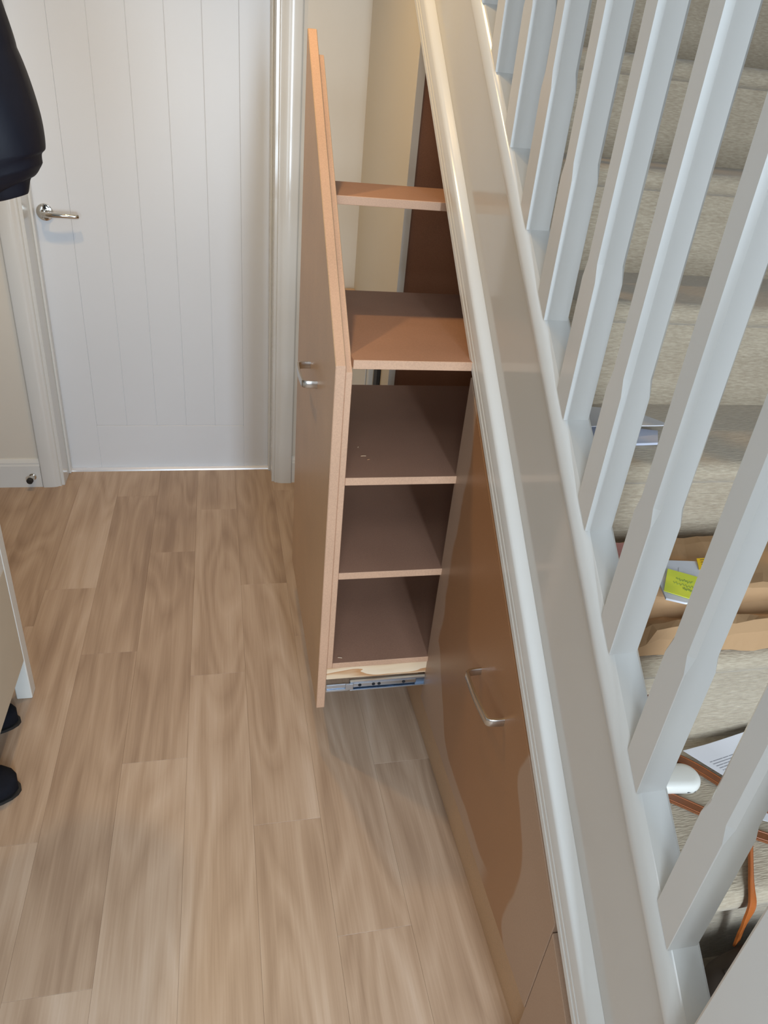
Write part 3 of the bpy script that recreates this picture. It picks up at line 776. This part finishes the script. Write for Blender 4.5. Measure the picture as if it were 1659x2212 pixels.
# printed sheet, strap, earbud case on the lower step
z1 = tz(-1)
ps = obj('printed_sheet', sheet([(0.758, 0.512), (0.935, 0.570), (0.862, 0.655), (0.672, 0.634)], z1 + 0.010, 0.0008, 24, 16, lambda u, v: 0.035 * max(0, u - 0.2) ** 1.5 * v + 0.004 * math.sin(3 * u)), 'print')
me = ps.data
tag(ps, 'printed white sheet of paper curling on the lower step', 'paper')
sh2 = obj('loose_sheet', sheet([(0.70, 0.520), (0.80, 0.470), (0.90, 0.520), (0.78, 0.56)], z1 + 0.0035, 0.0008, 10, 8, lambda u, v: 0.002 * math.sin(5 * u)), 'paper')
tag(sh2, 'plain white sheet lying under the printed sheet', 'paper')

case = thing('earbud_case', (0.628, 0.59, z1), 'glossy white earbud charging case beside the leather strap', 'earbud case')
def rounded_slab(cx, cy, z0_, z1_, lx, ly, r, rot, n=10):
    """stadium-like slab with strongly rounded rim"""
    bm = bmesh.new(); rings = []; hgt = z1_ - z0_
    ca, sa = math.cos(rot), math.sin(rot)
    prof = [(-0.45, 0.0), (-0.18, 0.06), (-0.05, 0.20), (0.0, 0.42), (0.0, 0.58), (-0.05, 0.80), (-0.18, 0.94), (-0.45, 1.0)]
    rr = ly / 2
    for inset, t in prof:
        k = rr * (1 + inset); L = lx / 2 - rr + k * 0.0
        ring = []
        for i in range(32):
            a = 2 * math.pi * i / 32
            x = (L if math.cos(a) > 0 else -L) + k * math.cos(a); y = k * math.sin(a)
            ring.append(bm.verts.new((cx + x * ca - y * sa, cy + x * sa + y * ca, z0_ + hgt * t)))
        rings.append(ring)
    for p, q in zip(rings[:-1], rings[1:]):
        for i in range(32): bm.faces.new((p[i], p[(i + 1) % 32], q[(i + 1) % 32], q[i]))
    bm.faces.new(rings[0][::-1]); bm.faces.new(rings[-1])
    bmesh.ops.recalc_face_normals(bm, faces=bm.faces[:])
    return bm
obj('case_body', rounded_slab(0.625, 0.588, z1 + 0.0008, z1 + 0.022, 0.082, 0.046, 0.02, -0.12), 'case', case, smooth=True)
obj('latch', box(0.636, 0.650, 0.5635, 0.5660, z1 + 0.0075, z1 + 0.0105, 0.0006), 'black_seam', case)

def strap(name, path, wd, th, mat, label, cat, up=(0, 0, 1)):
    o = thing(name, tuple(Vector(path[0])), label, cat)
    P = smooth_path(path, 8)
    s = obj('band', sweep(P, rect(wd, th), up), mat, o)
    for off in (-0.36, 0.36):
        e = sweep([p for p in P], [(off * wd + a, th / 2 + b) for a, b in circ(0.0005, 5)], up)
        obj('stitching', e, 'leather_orange', s)
    return o
strap('leather_strap', [(0.625, 0.655, z1 + 0.004), (0.672, 0.612, z1 + 0.006), (0.705, 0.566, z1 + 0.007), (0.735, 0.530, z1 + 0.005), (0.775, 0.500, z1 + 0.004)], 0.017, 0.003, 'leather', 'tan leather strap crossing under the printed sheet', 'strap')
strap('leather_strap', [(0.575, 0.590, z1 + 0.003), (0.610, 0.563, z1 + 0.004), (0.645, 0.534, z1 + 0.004), (0.690, 0.497, z1 + 0.004), (0.735, 0.470, z1 + 0.004)], 0.017, 0.003, 'leather', 'tan leather strap passing in front of the white earbud case', 'strap')
strap('leather_strap', [(0.700, 0.505, z1 + 0.003), (0.675, 0.470, z1 + 0.003), (0.647, 0.430, z1 + 0.003), (0.636, 0.408, z1 - 0.006), (0.632, 0.402, z1 - 0.028), (0.639, 0.405, z1 - 0.060), (0.650, 0.409, z1 - 0.10)], 0.013, 0.003, 'leather_orange', 'orange leather strap hanging down over the edge of a step', 'strap', (0.3, -1, 0.6))
strap('leather_strap', [(0.600, 0.650, z1 + 0.003), (0.592, 0.654, z1 + 0.05), (0.583, 0.650, z1 + 0.10), (0.577, 0.636, z1 + 0.135)], 0.012, 0.003, 'leather', 'short dark leather strap end leaning on the riser below the bag', 'strap', (0, -1, 0))
z2 = tz(-2)
hb = thing('handbag', (0.72, 0.32, z2), 'dark brown handbag, bulked out to include the shadow on the lowest visible step beside the newel', 'handbag')  # sized to fill the dark area, shadow as well as bag
bmB = bmesh.new()
bmesh.ops.create_uvsphere(bmB, u_segments=28, v_segments=16, radius=1.0)
for v in bmB.verts:
    x, y, z = v.co
    v.co = Vector((0.72 + 0.155 * math.copysign(abs(x) ** 0.6, x), 0.322 + 0.088 * math.copysign(abs(y) ** 0.6, y), z2 + 0.0585 + 0.055 * math.copysign(abs(z) ** 0.6, z) + 0.004 * math.sin(9 * x + 4 * y) * (z > 0)))
obj('bag_body', bmB, 'leather_dark', hb, smooth=True)
obj('carry_handle', sweep(smooth_path([(0.600, 0.370, z2 + 0.106), (0.630, 0.368, z2 + 0.130), (0.665, 0.362, z2 + 0.142), (0.70, 0.355, z2 + 0.130), (0.73, 0.345, z2 + 0.106)], 6), circ(0.0045, 8)), 'leather_dark', hb, smooth=True)
